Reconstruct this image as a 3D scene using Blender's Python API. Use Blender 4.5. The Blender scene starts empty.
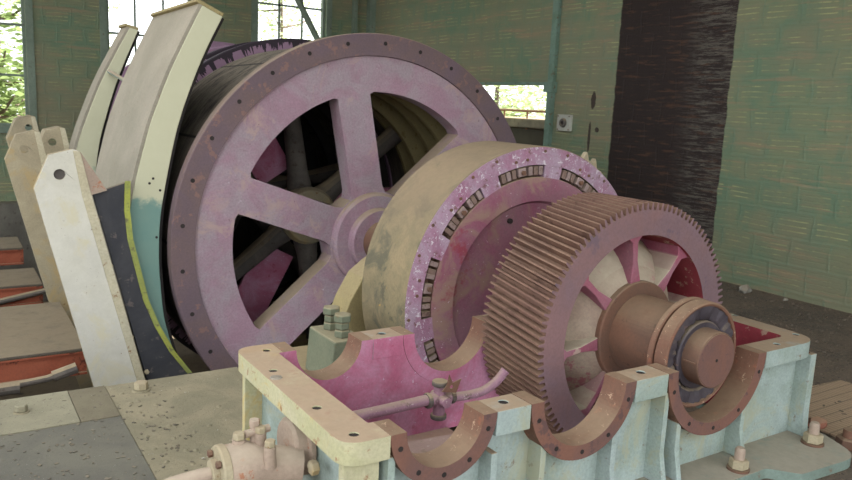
import bpy, bmesh, math, random
from mathutils import Vector, Matrix
from mathutils.geometry import tessellate_polygon
random.seed(7)
S = bpy.context.scene
COL = S.collection
PI = math.pi
V = Vector

# ------------------------------------------------------------------ materials
def srgb(r, g, b):
    f = lambda c: (c/255/12.92 if c/255 <= .04045 else ((c/255+.055)/1.055)**2.4)
    return (f(r), f(g), f(b), 1)

class NT:
    def __init__(s, name):
        s.m = bpy.data.materials.new(name); s.m.use_nodes = True
        s.t = s.m.node_tree; s.b = s.t.nodes['Principled BSDF']; s.n = s.t.nodes.new; s.l = s.t.links.new
        s.tc = s.n('ShaderNodeTexCoord').outputs['Object']
        s.pos = s.n('ShaderNodeNewGeometry').outputs['Position']
    def noise(s, scale, detail=4, rough=.6, vec=None, dist=0):
        n = s.n('ShaderNodeTexNoise'); n.inputs['Scale'].default_value = scale; n.inputs['Detail'].default_value = detail
        n.inputs['Roughness'].default_value = rough; n.inputs['Distortion'].default_value = dist
        s.l(vec or s.tc, n.inputs['Vector']); return n.outputs['Fac']
    def ramp(s, fac, a, b, smooth=True):
        n = s.n('ShaderNodeMapRange'); n.interpolation_type = 'SMOOTHSTEP' if smooth else 'LINEAR'
        n.inputs['From Min'].default_value = a; n.inputs['From Max'].default_value = b
        s.l(fac, n.inputs['Value']); return n.outputs['Result']
    def math(s, op, a, b=0.0, c=None):
        n = s.n('ShaderNodeMath'); n.operation = op
        for i, v in enumerate((a, b) if c is None else (a, b, c)):
            if isinstance(v, (int, float)): n.inputs[i].default_value = v
            else: s.l(v, n.inputs[i])
        return n.outputs[0]
    def mix(s, fac, a, b):
        n = s.n('ShaderNodeMix'); n.data_type = 'RGBA'
        for i, v in ((0, fac), (6, a), (7, b)):
            if isinstance(v, (int, float)): n.inputs[i].default_value = v
            elif isinstance(v, tuple): n.inputs[i].default_value = v
            else: s.l(v, n.inputs[i])
        return n.outputs[2]
    def scalevec(s, x, y, z):
        n = s.n('ShaderNodeMapping'); n.inputs['Scale'].default_value = (x, y, z); s.l(s.tc, n.inputs['Vector']); return n.outputs['Vector']
    def sep(s, out=None):
        n = s.n('ShaderNodeSeparateXYZ'); s.l(out or s.tc, n.inputs[0]); return n.outputs
    def normz(s):
        g = s.n('ShaderNodeNewGeometry'); return s.sep(g.outputs['True Normal'])[2]
    def bump(s, h, strength=.3, dist=.01):
        n = s.n('ShaderNodeBump'); n.inputs['Strength'].default_value = strength; n.inputs['Distance'].default_value = dist
        s.l(h, n.inputs['Height']); s.l(n.outputs['Normal'], s.b.inputs['Normal'])
    def out(s, col, rough=.75, metal=0, spec=.3):
        if isinstance(col, tuple): s.b.inputs['Base Color'].default_value = col
        else: s.l(col, s.b.inputs['Base Color'])
        s.b.inputs['Roughness'].default_value = rough; s.b.inputs['Metallic'].default_value = metal
        s.b.inputs['Specular IOR Level'].default_value = spec
        return s.m

DUST = srgb(158, 140, 112)
def paint(name, a, b, spots=None, spot_amt=.0, spot_scale=18, dust=.8, dustcol=DUST, scale=3, rough=.75, bump=.15, fine=60, stain=None, stain_amt=0, chips=None, chip_amt=0, grain=.22):
    """worn paint: two tones, rust spots, stains and settled dust on upward faces"""
    t = NT(name)
    c = t.mix(t.ramp(t.noise(scale, 6, .65, dist=.6), .35, .65), a, b)
    f = t.noise(fine, 4, .7)
    c = t.mix(t.ramp(f, .3, .75), c, t.mix(grain, c, (0.04, .035, .03, 1)))
    c = t.mix(t.math('MULTIPLY', t.ramp(t.noise(scale*.4+.3, 5, .7), .62, .38), .28), c, t.mix(.5, c, (.05, .045, .04, 1)))
    if stain is not None:
        c = t.mix(t.math('MULTIPLY', t.ramp(t.noise(scale*.55+.7, 5, .7, dist=1), .55-stain_amt*.2, .70-stain_amt*.2), .85), c, stain)
    if chips is not None:
        c = t.mix(t.ramp(t.noise(30, 5, .75, dist=.5), .64-chip_amt, .67-chip_amt), c, chips)
    if spots is not None:
        c = t.mix(t.math('MULTIPLY', t.ramp(t.noise(spot_scale, 5, .7), .63-spot_amt, .70-spot_amt), .8), c, spots)
    if dust > 0:
        up = t.ramp(t.normz(), .25, .8)
        d = t.math('MULTIPLY', up, t.ramp(t.noise(5, 6, .7), .15, .5))
        c = t.mix(t.math('MULTIPLY', d, dust), c, t.mix(t.noise(25, 4), dustcol, t.mix(.4, dustcol, (0.06, .045, .03, 1))))
    t.bump(t.math('ADD', t.noise(fine*1.3, 5, .7), t.math('MULTIPLY', t.noise(9, 4), 1.2)), bump, .008)
    return t.out(c, rough)

RUST = srgb(112, 66, 44); DRUST = srgb(70, 48, 38)
M = {}
M['pink']     = paint('pink paint', srgb(162, 146, 153), srgb(158, 126, 140), srgb(188, 176, 182), -.04, 9, .85, stain=srgb(168, 144, 136), stain_amt=.1, chips=srgb(110, 78, 84), chip_amt=-.02, bump=.12)
M['pinkdeep'] = paint('deep pink paint', srgb(176, 96, 124), srgb(184, 130, 154), srgb(140, 52, 70), .02, 4, .85, chips=srgb(190, 168, 182), chip_amt=.0, scale=3.5)
M['pinkdisc'] = paint('weathered pink paint', srgb(156, 108, 132), srgb(172, 148, 164), srgb(112, 80, 74), .05, 16, .7, chips=srgb(200, 190, 196), chip_amt=.06, scale=4)
M['pinkface'] = paint('dusty pink paint', srgb(148, 84, 106), srgb(146, 104, 114), srgb(138, 56, 68), .02, 2.2, .7, stain=srgb(146, 118, 104), stain_amt=.3, chips=srgb(186, 166, 174), chip_amt=.0)
M['purple']   = paint('purple brown primer', srgb(108, 90, 98), srgb(112, 92, 92), srgb(128, 98, 90), .06, 9, .6, scale=2.5)
M['rustdark'] = paint('dark rusty steel', srgb(104, 78, 64), srgb(118, 84, 66), srgb(70, 50, 42), .04, 8, .35)
M['rust']     = paint('machined steel gone rusty', srgb(124, 90, 72), srgb(110, 76, 60), srgb(136, 88, 68), .04, 14, .45, chips=srgb(170, 140, 116), chip_amt=.02)
M['rustflange'] = paint('rusty flange face', srgb(112, 82, 76), srgb(124, 86, 72), srgb(86, 66, 66), .06, 7, .9)
M['teeth']    = paint('rusty gear steel', srgb(112, 82, 70), srgb(124, 94, 78), srgb(84, 60, 50), .05, 8, .15, scale=5)
M['gearface'] = paint('purple rust gear face', srgb(122, 98, 104), srgb(128, 98, 98), srgb(100, 84, 94), .05, 4, .4)
M['gearpink'] = paint('magenta paint under dust', srgb(146, 72, 92), srgb(150, 102, 114), srgb(172, 154, 138), .05, 6, 1, dustcol=srgb(186, 174, 152))
M['gearweb'] = paint('dusty tan gear web', srgb(168, 152, 132), srgb(150, 130, 114), srgb(140, 76, 88), .06, 5, 1, dustcol=srgb(186, 174, 152))
M['red']      = paint('dark red paint', srgb(122, 36, 46), srgb(140, 52, 62), srgb(160, 140, 120), .05, 7, .9, dustcol=srgb(180, 165, 140))
M['oxide']    = paint('red oxide paint', srgb(146, 74, 52), srgb(160, 88, 64), srgb(80, 44, 34), .06, 8, .8)
M['mint']     = paint('pale mint paint', srgb(166, 180, 176), srgb(148, 162, 152), srgb(116, 92, 72), .0, 9, .95, stain=srgb(160, 160, 136), stain_amt=.15, dustcol=srgb(162, 138, 112), chips=srgb(120, 84, 66), chip_amt=-.02)
M['cream']    = paint('cream paint', srgb(206, 202, 190), srgb(198, 194, 180), srgb(150, 116, 80), -.03, 22, .5, grain=.06, stain=srgb(196, 188, 160), stain_amt=.05, chips=srgb(110, 80, 60), chip_amt=-.02)
M['creamold'] = paint('aged cream paint', srgb(176, 164, 136), srgb(160, 148, 122), srgb(130, 98, 62), .0, 12, .5, stain=srgb(168, 146, 104), stain_amt=.2)
M['beige']    = paint('beige dusty paint', srgb(156, 148, 132), srgb(144, 138, 122), srgb(120, 92, 70), -.01, 14, .4, scale=1.5)
M['railtop']  = paint('ochre dusted rail', srgb(182, 178, 138), srgb(190, 184, 152), srgb(140, 96, 68), .04, 12, .85, dustcol=srgb(170, 142, 118), stain=srgb(186, 160, 98), stain_amt=.35)
M['brown']    = paint('brown oily brake track', srgb(142, 126, 96), srgb(120, 110, 84), srgb(84, 80, 66), .03, 4, .8, dustcol=srgb(142, 122, 98), scale=4, stain=srgb(84, 82, 68), stain_amt=.3, chips=srgb(164, 132, 74), chip_amt=-.02)
M['block']    = paint('dusty brown block', srgb(138, 116, 108), srgb(156, 136, 132), srgb(96, 74, 62), .05, 14, .9)
M['blockdark'] = paint('dark brown block', srgb(122, 98, 88), srgb(130, 108, 98), srgb(80, 60, 52), .05, 14, .9)
M['edge']     = paint('yellowed cream edge', srgb(200, 192, 166), srgb(186, 176, 148), srgb(126, 88, 56), .02, 16, .5)
M['deckgrit'] = paint('dark grit', srgb(78, 74, 66), srgb(118, 112, 98), None, 0, 9, .3)
M['navy']     = paint('dark slate board', srgb(50, 52, 58), srgb(64, 64, 68), srgb(98, 88, 84), .05, 10, .5)
M['yellow']   = paint('yellow green paint', srgb(164, 168, 74), srgb(140, 148, 82), srgb(96, 90, 70), .08, 16, .3)
M['green']    = paint('sage green paint', srgb(116, 120, 98), srgb(102, 108, 88), srgb(110, 86, 60), .05, 12, .9, dustcol=srgb(150, 140, 112))
M['ochre']    = paint('ochre paint', srgb(158, 144, 100), srgb(146, 132, 92), srgb(120, 100, 60), .05, 12, .6)
M['grease']   = paint('dark hardened grease', srgb(60, 54, 62), srgb(84, 76, 82), srgb(110, 90, 84), .04, 14, .6, rough=.55)
M['greysteel']= paint('dusty grey steel', srgb(108, 100, 92), srgb(88, 82, 78), srgb(70, 56, 46), .05, 10, .9)
M['black']    = paint('black dirty steel', srgb(36, 32, 32), srgb(48, 42, 40), None, 0, 8, .5)
M['foot']     = paint('dusty mint foot', srgb(128, 146, 136), srgb(118, 134, 124), srgb(116, 92, 72), .0, 9, .8, dustcol=srgb(170, 158, 140))
M['concrete'] = paint('grey concrete', srgb(112, 108, 98), srgb(96, 92, 84), srgb(70, 64, 56), .05, 9, .2, scale=2)
M['plank']    = paint('weathered planks', srgb(100, 93, 80), srgb(88, 80, 70), srgb(66, 58, 50), .08, 12, .5)
M['pipe']     = paint('mauve pipe', srgb(166, 130, 144), srgb(150, 112, 128), srgb(104, 84, 80), .06, 14, .6, chips=srgb(190, 170, 170), chip_amt=.03)
M['valve']    = paint('dusty pinkish pipework', srgb(176, 156, 138), srgb(160, 140, 124), srgb(156, 96, 64), .07, 9, .8, dustcol=srgb(176, 160, 140))
M['winframe'] = paint('teal green window paint', srgb(124, 138, 122), srgb(110, 126, 110), srgb(90, 70, 50), .02, 14, .3)
M['column']   = paint('blue green column paint', srgb(116, 142, 128), srgb(100, 124, 106), srgb(96, 72, 50), .04, 10, .3)
M['white']    = paint('off white enamel', srgb(188, 188, 176), srgb(172, 172, 160), None, 0, 9, .3)
M['hole']     = paint('painted hole shade', srgb(34, 28, 27), srgb(44, 36, 34), None, 0, 9, 0)  # near-black colour that stands in for the shade inside holes
M['stone']    = paint('pale broken stone', srgb(150, 146, 136), srgb(120, 112, 102), None, 0, 9, .4)
M['brickred'] = paint('broken red brick', srgb(150, 92, 74), srgb(124, 80, 64), None, 0, 9, .5)
M['bark']     = paint('tree bark', srgb(116, 100, 86), srgb(92, 80, 70), None, 0, 9, 0)

def leaf_mat(name, a, b):
    t = NT(name); c = t.mix(t.noise(1.7, 3), a, b)
    m = t.out(c, .7); tr = t.n('ShaderNodeBsdfTranslucent'); t.l(c, tr.inputs[0]); mx = t.n('ShaderNodeMixShader'); mx.inputs[0].default_value = .5
    t.l(t.b.outputs[0], mx.inputs[1]); t.l(tr.outputs[0], mx.inputs[2]); t.l(mx.outputs[0], t.t.nodes['Material Output'].inputs[0])
    return m
M['leaf1'] = leaf_mat('olive green leaves', srgb(150, 166, 110), srgb(116, 138, 84))
M['leaf2'] = leaf_mat('pale green leaves', srgb(186, 196, 150), srgb(150, 170, 116))

def drip_mat():
    """purple paint with black tar that ran down from the rim (angle around y, radius)"""
    t = NT('purple paint with black tar runs')
    x, y, z = t.sep(t.pos)
    r = t.math('SQRT', t.math('ADD', t.math('MULTIPLY', x, x), t.math('MULTIPLY', z, z)))
    a = t.math('ARCTAN2', z, x)
    n = t.n('ShaderNodeTexNoise'); n.noise_dimensions = '1D'; n.inputs['Scale'].default_value = 17; n.inputs['Detail'].default_value = 3
    n.inputs['Roughness'].default_value = .75
    t.l(a, n.inputs['W'])
    px_, py_, pz_ = t.sep(t.pos)
    edge = t.math('SUBTRACT', t.math('ADD', 1.945, t.math('MULTIPLY', t.math('GREATER_THAN', py_, 7), .3)), t.math('MULTIPLY', t.ramp(n.outputs['Fac'], .42, .75), .17))
    f = t.math('GREATER_THAN', r, edge)
    c = t.mix(t.noise(6, 5), srgb(144, 116, 134), srgb(122, 94, 114))
    c = t.mix(f, c, srgb(44, 34, 42))
    t.bump(t.noise(30), .2, .005)
    return t.out(c, .6)
M['drip'] = drip_mat()

def lagging_mat():
    t = NT('dark timber lagging')
    x, y, z = t.sep()
    v = t.scalevec(1, 14, 1)
    c = t.mix(t.ramp(t.noise(5, 6, .7, v), .35, .7), srgb(74, 67, 60), srgb(122, 112, 98))
    c = t.mix(t.ramp(t.noise(2, 4, .6), .4, .7), c, srgb(56, 48, 46))
    up = t.ramp(t.normz(), .1, .9)
    c = t.mix(t.math('MULTIPLY', up, t.ramp(t.noise(4, 6, .75, t.scalevec(1, 3, 1)), .4, .6)), c, srgb(128, 118, 102))
    px, py, pz = t.sep(t.pos)
    seam = t.math('FRACT', t.math('MULTIPLY', t.math('ARCTAN2', pz, px), 12/6.28318))
    sm = t.math('MAXIMUM', t.ramp(seam, .025, .0), t.ramp(seam, .975, 1.0))
    c = t.mix(sm, c, srgb(30, 26, 26))
    t.bump(t.math('SUBTRACT', t.noise(12, 6, .7, v), sm), .6, .015)
    return t.out(c, .85)
M['lagging'] = lagging_mat()

def shoe_mat():
    t = NT('cream paint over teal')
    x, y, z = t.sep(t.pos)
    e = t.math('ADD', z, t.math('MULTIPLY', t.math('SUBTRACT', t.noise(7, 5, .7), .5), .35))
    c = t.mix(t.ramp(e, .36, .46), t.mix(t.noise(5, 5), srgb(96, 132, 126), srgb(122, 146, 132)), t.mix(t.noise(4, 5), srgb(194, 192, 164), srgb(178, 176, 148)))
    c = t.mix(t.ramp(t.noise(40, 5, .7), .7, .76), c, srgb(120, 100, 80))
    t.bump(t.noise(50), .2, .005)
    return t.out(c, .7)
M['shoe'] = shoe_mat()

def tile_wall(name, axis, band):
    """painted hollow clay tiles: courses, scored stripes, old mortar; axis = which coordinate runs along the wall"""
    t = NT(name)
    x, y, z = t.sep(); u = y if axis == 'y' else x
    wob = t.math('MULTIPLY', t.math('SUBTRACT', t.noise(.8, 2), .5), .08)
    zz = t.math('ADD', z, wob)
    H = .30; W = .46
    row = t.math('FLOOR', t.math('DIVIDE', zz, H))
    uo = t.math('ADD', t.math('ADD', t.math('DIVIDE', u, W), t.math('MULTIPLY', row, .5)), t.math('MULTIPLY', t.noise(3, 2), .25))
    fu = t.math('FRACT', uo); fz = t.math('FRACT', t.math('DIVIDE', zz, H))
    # scored stripes inside each tile
    inx = t.math('MULTIPLY', t.ramp(fu, .10, .16), t.ramp(fu, .92, .86))
    s = t.math('FRACT', t.math('MULTIPLY', fz, 5))
    line = t.math('MULTIPLY', t.ramp(s, .34, .44), t.ramp(s, .66, .56))
    inz = t.math('MULTIPLY', t.ramp(fz, .18, .22), t.ramp(fz, .82, .78))
    patch = t.ramp(t.noise(1.5, 4, .7, dist=.8), .40, .62)
    wear = t.math('MULTIPLY', t.ramp(t.noise(1.4, 5, .75, t.scalevec(1.3, 1.3, 2.2)), .38, .54), t.ramp(t.noise(9, 4, .7), .3, .5))
    stripes = t.math('MULTIPLY', t.math('MULTIPLY', line, inz), t.math('MULTIPLY', inx, wear))
    base = t.mix(patch, srgb(102, 122, 98), srgb(116, 126, 98))
    base = t.mix(t.ramp(t.noise(.55, 4, .6), .4, .62), base, srgb(122, 122, 98))
    base = t.mix(t.math('MULTIPLY', t.math('MULTIPLY', inx, inz), .22), base, srgb(128, 120, 94))
    joint = t.math('MAXIMUM', t.ramp(fz, .06, .0), t.math('MAXIMUM', t.ramp(fu, .05, .0), t.ramp(fu, .96, 1.0)))
    jn = t.math('MULTIPLY', joint, t.ramp(t.noise(6, 4, .7), .35, .6))
    base = t.mix(t.math('MULTIPLY', jn, .45), base, srgb(104, 126, 106))
    base = t.mix(t.math('MULTIPLY', stripes, t.math('MULTIPLY', t.ramp(t.noise(2.6, 4, .7), .35, .65), .8)), base, srgb(164, 164, 116))
    mort = t.math('MULTIPLY', t.ramp(t.noise(2.5, 5, .7, t.scalevec(.4, .4, 5)), .55, .66), .5)
    base = t.mix(mort, base, srgb(150, 124, 100))
    h = t.math('ADD', t.math('MULTIPLY', joint, .6), t.math('ADD', t.math('MULTIPLY', line, -.25), t.math('MULTIPLY', t.noise(30, 5), .6)))
    if band:
        st = t.noise(4, 5, .75, t.scalevec(1, .6, 26))
        e = t.math('MULTIPLY', t.math('SUBTRACT', st, .5), .22)
        yy = t.math('ADD', y, e)
        y0 = t.math('ADD', y, t.math('MULTIPLY', t.math('SUBTRACT', t.noise(5, 3), .5), .06))
        inside = t.math('MULTIPLY', t.ramp(y0, 3.51, 3.53), t.ramp(y0, 5.41, 5.38))
        frag = t.math('MULTIPLY', t.ramp(yy, 4.35, 3.85), t.ramp(t.noise(4, 6, .8, t.scalevec(1, .8, 11)), .48, .56))
        rustl = t.math('MULTIPLY', t.ramp(t.noise(3, 5, .7, t.scalevec(1, .8, 7)), .54, .64), .6)
        tar = t.mix(rustl, t.mix(t.noise(3, 4), srgb(38, 31, 30), srgb(52, 42, 38)), srgb(88, 62, 46))
        tar = t.mix(frag, tar, t.mix(t.noise(10, 4), srgb(104, 98, 88), srgb(68, 64, 60)))
        base = t.mix(inside, base, tar)
        # two holes knocked out of the paint left of the band
        for (hy, hz, sy, sz) in ((5.80, 1.50, .05, .13), (5.83, .97, .028, .24), (5.68, 1.07, .04, .04)):
            d = t.math('ADD', t.math('POWER', t.math('DIVIDE', t.math('SUBTRACT', y, hy), sy), 2), t.math('POWER', t.math('DIVIDE', t.math('SUBTRACT', z, hz), sz), 2))
            d = t.math('ADD', d, t.math('MULTIPLY', t.noise(14, 4, .7), 1.6))
            base = t.mix(t.ramp(d, 1.9, 1.6), base, srgb(66, 56, 48))
    t.bump(h, .55, .02)
    return t.out(base, .85)

def ground_mat():
    t = NT('brown rubble dirt')
    c = t.mix(t.ramp(t.noise(1.3, 6, .7), .35, .65), srgb(112, 98, 84), srgb(92, 84, 74))
    c = t.mix(t.ramp(t.noise(38, 4, .8), .56, .66), c, srgb(138, 120, 100))
    c = t.mix(t.ramp(t.noise(26, 3, .8), .6, .68), c, srgb(62, 54, 50))
    t.bump(t.math('ADD', t.noise(30, 5, .8), t.noise(8, 4)), .9, .03)
    return t.out(c, .95)
M['ground'] = ground_mat()

def deck_mat(name, a, b):
    t = NT(name)
    c = t.mix(t.ramp(t.noise(2.2, 6, .7, dist=.6), .35, .65), a, b)
    c = t.mix(t.ramp(t.noise(60, 4, .8), .60, .68), c, srgb(80, 74, 64))
    c = t.mix(t.ramp(t.noise(9, 5, .75), .64, .72), c, srgb(98, 92, 80))
    c = t.mix(t.ramp(t.noise(30, 3, .7, dist=1.5), .71, .73), c, srgb(196, 196, 190))
    t.bump(t.math('ADD', t.noise(60, 5, .8), t.noise(8, 4)), .5, .01)
    return t.out(c, .9)
M['deck1'] = deck_mat('tan dusty steel plate', srgb(140, 130, 106), srgb(120, 113, 92))
M['deck2'] = deck_mat('grey green dusty plate', srgb(106, 102, 90), srgb(94, 91, 82))
M['deck3'] = deck_mat('pale dusty strip', srgb(140, 134, 112), srgb(128, 122, 102))
M['deck4'] = deck_mat('brownish dusty patch', srgb(118, 110, 90), srgb(106, 98, 80))

def mat_mesh():
    t = NT('tan ribbed mat')
    x, y, z = t.sep()
    g = t.math('MAXIMUM', t.ramp(t.math('FRACT', t.math('MULTIPLY', x, 26)), .8, .95), t.ramp(t.math('FRACT', t.math('MULTIPLY', y, 11)), .86, .96))
    c = t.mix(t.math('MULTIPLY', g, .7), t.mix(t.noise(7, 4), srgb(160, 136, 110), srgb(140, 120, 98)), srgb(84, 74, 62))
    t.bump(g, -.5, .01)
    return t.out(c, .9)
M['mat'] = mat_mesh()

# ------------------------------------------------------------------ mesh helpers
def BM(): return bmesh.new()
def add_box(bm, x0, x1, y0, y1, z0, z1, mt=None):
    vs = [bm.verts.new(V(p) if mt is None else mt @ V(p)) for p in
          [(x0,y0,z0),(x1,y0,z0),(x1,y1,z0),(x0,y1,z0),(x0,y0,z1),(x1,y0,z1),(x1,y1,z1),(x0,y1,z1)]]
    for f in ((3,2,1,0),(4,5,6,7),(0,1,5,4),(1,2,6,5),(2,3,7,6),(3,0,4,7)): bm.faces.new([vs[i] for i in f])
def add_prism(bm, loops, lo, hi, plane='xz'):
    """extrude a 2-D outline (first loop) with holes; plane xz -> lo/hi along y, xy -> along z, yz -> along x"""
    def P(u, v, w): return {'xz': (u, w, v), 'xy': (u, v, w), 'yz': (w, u, v)}[plane]
    flat = [p for l in loops for p in l]
    tri = tessellate_polygon([[V((p[0], p[1], 0)) for p in l] for l in loops])
    A = [bm.verts.new(P(p[0], p[1], lo)) for p in flat]; B = [bm.verts.new(P(p[0], p[1], hi)) for p in flat]
    for a, b, c in tri:
        try: bm.faces.new((A[a], A[b], A[c])); bm.faces.new((B[c], B[b], B[a]))
        except ValueError: pass
    i = 0
    for l in loops:
        n = len(l)
        for k in range(n):
            a, b = i+k, i+(k+1) % n
            bm.faces.new((A[a], A[b], B[b], B[a]))
        i += n
def arc(cx, cz, r, a0, a1, n):
    return [(cx+r*math.cos(math.radians(a0+(a1-a0)*k/n)), cz+r*math.sin(math.radians(a0+(a1-a0)*k/n))) for k in range(n+1)]
def circ(cx, cz, r, n=24): return arc(cx, cz, r, 0, 360, n)[:-1]
def lathe(bm, prof, c=(0, 0, 0), axis='y', seg=96, closed=True):
    """revolve (r, h) profile round an axis through c"""
    rings = []
    for r, h in prof:
        ring = []
        for k in range(seg):
            a = 2*PI*k/seg; u, v = r*math.cos(a), r*math.sin(a)
            p = {'y': (c[0]+u, c[1]+h, c[2]+v), 'z': (c[0]+u, c[1]+v, c[2]+h), 'x': (c[0]+h, c[1]+u, c[2]+v)}[axis]
            ring.append(bm.verts.new(p))
        rings.append(ring)
    n = len(prof); m = n if closed else n-1
    for i in range(m):
        a, b = rings[i], rings[(i+1) % n]
        for k in range(seg):
            k2 = (k+1) % seg
            bm.faces.new((a[k], a[k2], b[k2], b[k]))
    if not closed:
        for r, (rad, h) in ((rings[0], prof[0]), (rings[-1], prof[-1])):
            if rad > 1e-4: bm.faces.new(r)
def tube(bm, pts, r, seg=16, cap=True):
    pts = [V(p) for p in pts]; rings = []
    up = V((0, 0, 1)); 
    for i, p in enumerate(pts):
        d = (pts[min(i+1, len(pts)-1)]-pts[max(i-1, 0)]).normalized()
        u = d.cross(up); 
        if u.length < .1: u = d.cross(V((0, 1, 0)))
        u.normalize(); w = u.cross(d)
        rr = r[i] if isinstance(r, (list, tuple)) else r
        rings.append([bm.verts.new(p+(u*math.cos(2*PI*k/seg)+w*math.sin(2*PI*k/seg))*rr) for k in range(seg)])
    for a, b in zip(rings, rings[1:]):
        for k in range(seg): bm.faces.new((a[k], a[(k+1) % seg], b[(k+1) % seg], b[k]))
    if cap: bm.faces.new(rings[0]); bm.faces.new(rings[-1])
def smoothpath(pts, n=6):
    pts = [V(p) for p in pts]; out = []
    P = [pts[0]*2-pts[1]]+pts+[pts[-1]*2-pts[-2]]
    for i in range(1, len(P)-2):
        for k in range(n):
            t = k/n; a, b, c, d = P[i-1], P[i], P[i+1], P[i+2]
            out.append(.5*((2*b)+(c-a)*t+(2*a-5*b+4*c-d)*t*t+(3*b-a-3*c+d)*t**3))
    return out+[pts[-1]]
def fillet(poly, r, n=5):
    out = []; N = len(poly)
    rs = r if isinstance(r, (list, tuple)) else [r]*N
    for i in range(N):
        p = V(poly[i]); a = V(poly[i-1]); b = V(poly[(i+1) % N]); rr = rs[i]
        if rr <= 0: out.append(tuple(p)); continue
        da = (a-p); db = (b-p); la, lb = da.length, db.length; da.normalize(); db.normalize()
        ang = da.angle(db); d = min(rr/math.tan(ang/2), la*.49, lb*.49); 
        p1 = p+da*d; p2 = p+db*d
        for k in range(n+1):
            t = k/n; q = p1*(1-t)**2+p*2*t*(1-t)+p2*t*t; out.append((q.x, q.y))
    return out
def hexa(bm, c, r, h, axis='z', rot=0, cap=True):
    prof = [(r*.86, 0), (r, h*.06), (r, h*.86), (r*.86, h)]
    ax = {'z': 'z', 'y': 'y', 'x': 'x'}[axis]
    lathe(bm, prof, c, ax, 6, closed=False)

def obj(name, bm, mat, parent=None, bevel=0, smooth=35, mats=None, pred=None, kind=None):
    root = parent
    off = V((0, 0, 0))
    while root is not None: off += V(root.location); root = root.parent
    bmesh.ops.translate(bm, verts=bm.verts, vec=-off)
    bmesh.ops.recalc_face_normals(bm, faces=bm.faces)
    me = bpy.data.meshes.new(name); bm.to_mesh(me); bm.free()
    me.materials.append(mat)
    if mats:
        for m in mats: me.materials.append(m)
        for p in me.polygons:
            p.material_index = pred(p.center+off, p.normal)
    for p in me.polygons: p.use_smooth = True
    me.set_sharp_from_angle(angle=math.radians(smooth))
    o = bpy.data.objects.new(name, me); COL.objects.link(o)
    if parent: o.parent = parent
    if bevel:
        b = o.modifiers.new('bevel', 'BEVEL'); b.width = bevel; b.segments = 2; b.limit_method = 'ANGLE'; b.angle_limit = math.radians(40)
        b.harden_normals = True
    if kind: o['kind'] = kind
    return o
def thing(name, label, cat, loc, group=None):
    o = bpy.data.objects.new(name, None); COL.objects.link(o); o.location = loc; o.empty_display_size = .1
    o['label'] = label; o['category'] = cat
    if group: o['group'] = group
    return o
def tag(o, label, cat, group=None, kind=None):
    o['label'] = label; o['category'] = cat
    if group: o['group'] = group
    if kind: o['kind'] = kind
    return o
def struct(name, bm, mat, **k): return obj(name, bm, mat, kind='structure', **k)
def origin(o, c):
    """move a single-mesh thing's origin to c"""
    o.data.transform(Matrix.Translation(-V(c))); o.location = c; return o

# ------------------------------------------------------------------ setting
ZF = -.68; XR = 4.62; YB = 12.74
def slabs(name, rects, z0, z1, mat):
    bm = BM()
    for x0, x1, y0, y1 in rects: add_box(bm, x0, x1, y0, y1, z0, z1)
    return struct(name, bm, mat)
slabs('floor', [(1.25, XR, -8, 3.0), (2.45, XR, 3.0, YB), (-9, 1.25, -8, -.02), (-9, -2.34, -.02, 2.7), (-2.34, -1.2, 1.33, 2.7), (-9, -5.2, 2.7, YB)], ZF-.5, ZF, M['ground'])
slabs('trim_1', [(-5.3, 2.6, -.1, YB)], -2.7, -2.5, M['black'])        # bottom of the machine pit
bm = BM(); add_box(bm, 2.45, 2.75, 3, YB, -2.6, ZF-.02); add_box(bm, -5.3, -5.2, 2.7, YB, -2.6, ZF-.02); add_box(bm, -5.3, -1.2, 2.6, 2.7, -2.6, ZF-.02)
add_box(bm, -5.2, 2.45, YB-.3, YB, -2.6, ZF-.02)
struct('trim_2', bm, M['concrete'])

# right wall with the opening
OY0, OY1, OZ0, OZ1 = 6.80, 9.3, -.1, 1.76
bm = BM()
add_prism(bm, [[(-8, -1.2), (YB+.3, -1.2), (YB+.3, 5.6), (-8, 5.6)], [(OY0, OZ0), (OY1, OZ0), (OY1, OZ1), (OY0, OZ1)]], XR, XR+.3, 'yz')
struct('wall_right', bm, tile_wall('green painted tile wall', 'y', True))
# back wall with three windows
WIN = [(-3.70, -2.16), (-.84, .70), (2.0, 3.52)]
WZ0, WZ1 = .62, 4.3
bm = BM()
add_prism(bm, [[(-9, -1.2), (XR, -1.2), (XR, 5.6), (-9, 5.6)]]+[[(a, WZ0), (b, WZ0), (b, WZ1), (a, WZ1)] for a, b in WIN], YB, YB+.28, 'xz')
struct('wall_back', bm, tile_wall('green tile wall with windows', 'x', False))
bm = BM(); add_prism(bm, [[(-9, -5.5), (XR+.3, -5.5), (XR+.3, YB+.3), (-9, YB+.3)], [(-7, -2.5), (-1.2, -2.5), (-1.2, 6.5), (-7, 6.5)]], 5.6, 5.8, 'xy'); struct('ceiling', bm, M['plank'])   # unseen opening over the machine, added to let light in from above
for i, (a, b) in enumerate(WIN):
    bm = BM(); w = .05
    for x0, x1, z0, z1 in ((a, a+w, WZ0, WZ1), (b-w, b, WZ0, WZ1), (a, b, WZ0, WZ0+w), (a, b, WZ1-w, WZ1)): add_box(bm, x0, x1, YB+.06, YB+.14, z0, z1)
    for k in (1, 2): xm = a+(b-a)*k/3; add_box(bm, xm-.018, xm+.018, YB+.08, YB+.12, WZ0, WZ1)
    for zm in (1.5, 2.36, 3.2): add_box(bm, a, b, YB+.08, YB+.12, zm-.02, zm+.02)
    # casing on the room side
    add_box(bm, a-.12, a, YB-.03, YB, WZ0-.1, WZ1+.1); add_box(bm, b, b+.12, YB-.03, YB, WZ0-.1, WZ1+.1); add_box(bm, a-.12, b+.12, YB-.06, YB+.02, WZ0-.12, WZ0)
    struct('window_%d' % (i+1), bm, M['winframe'])
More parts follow.
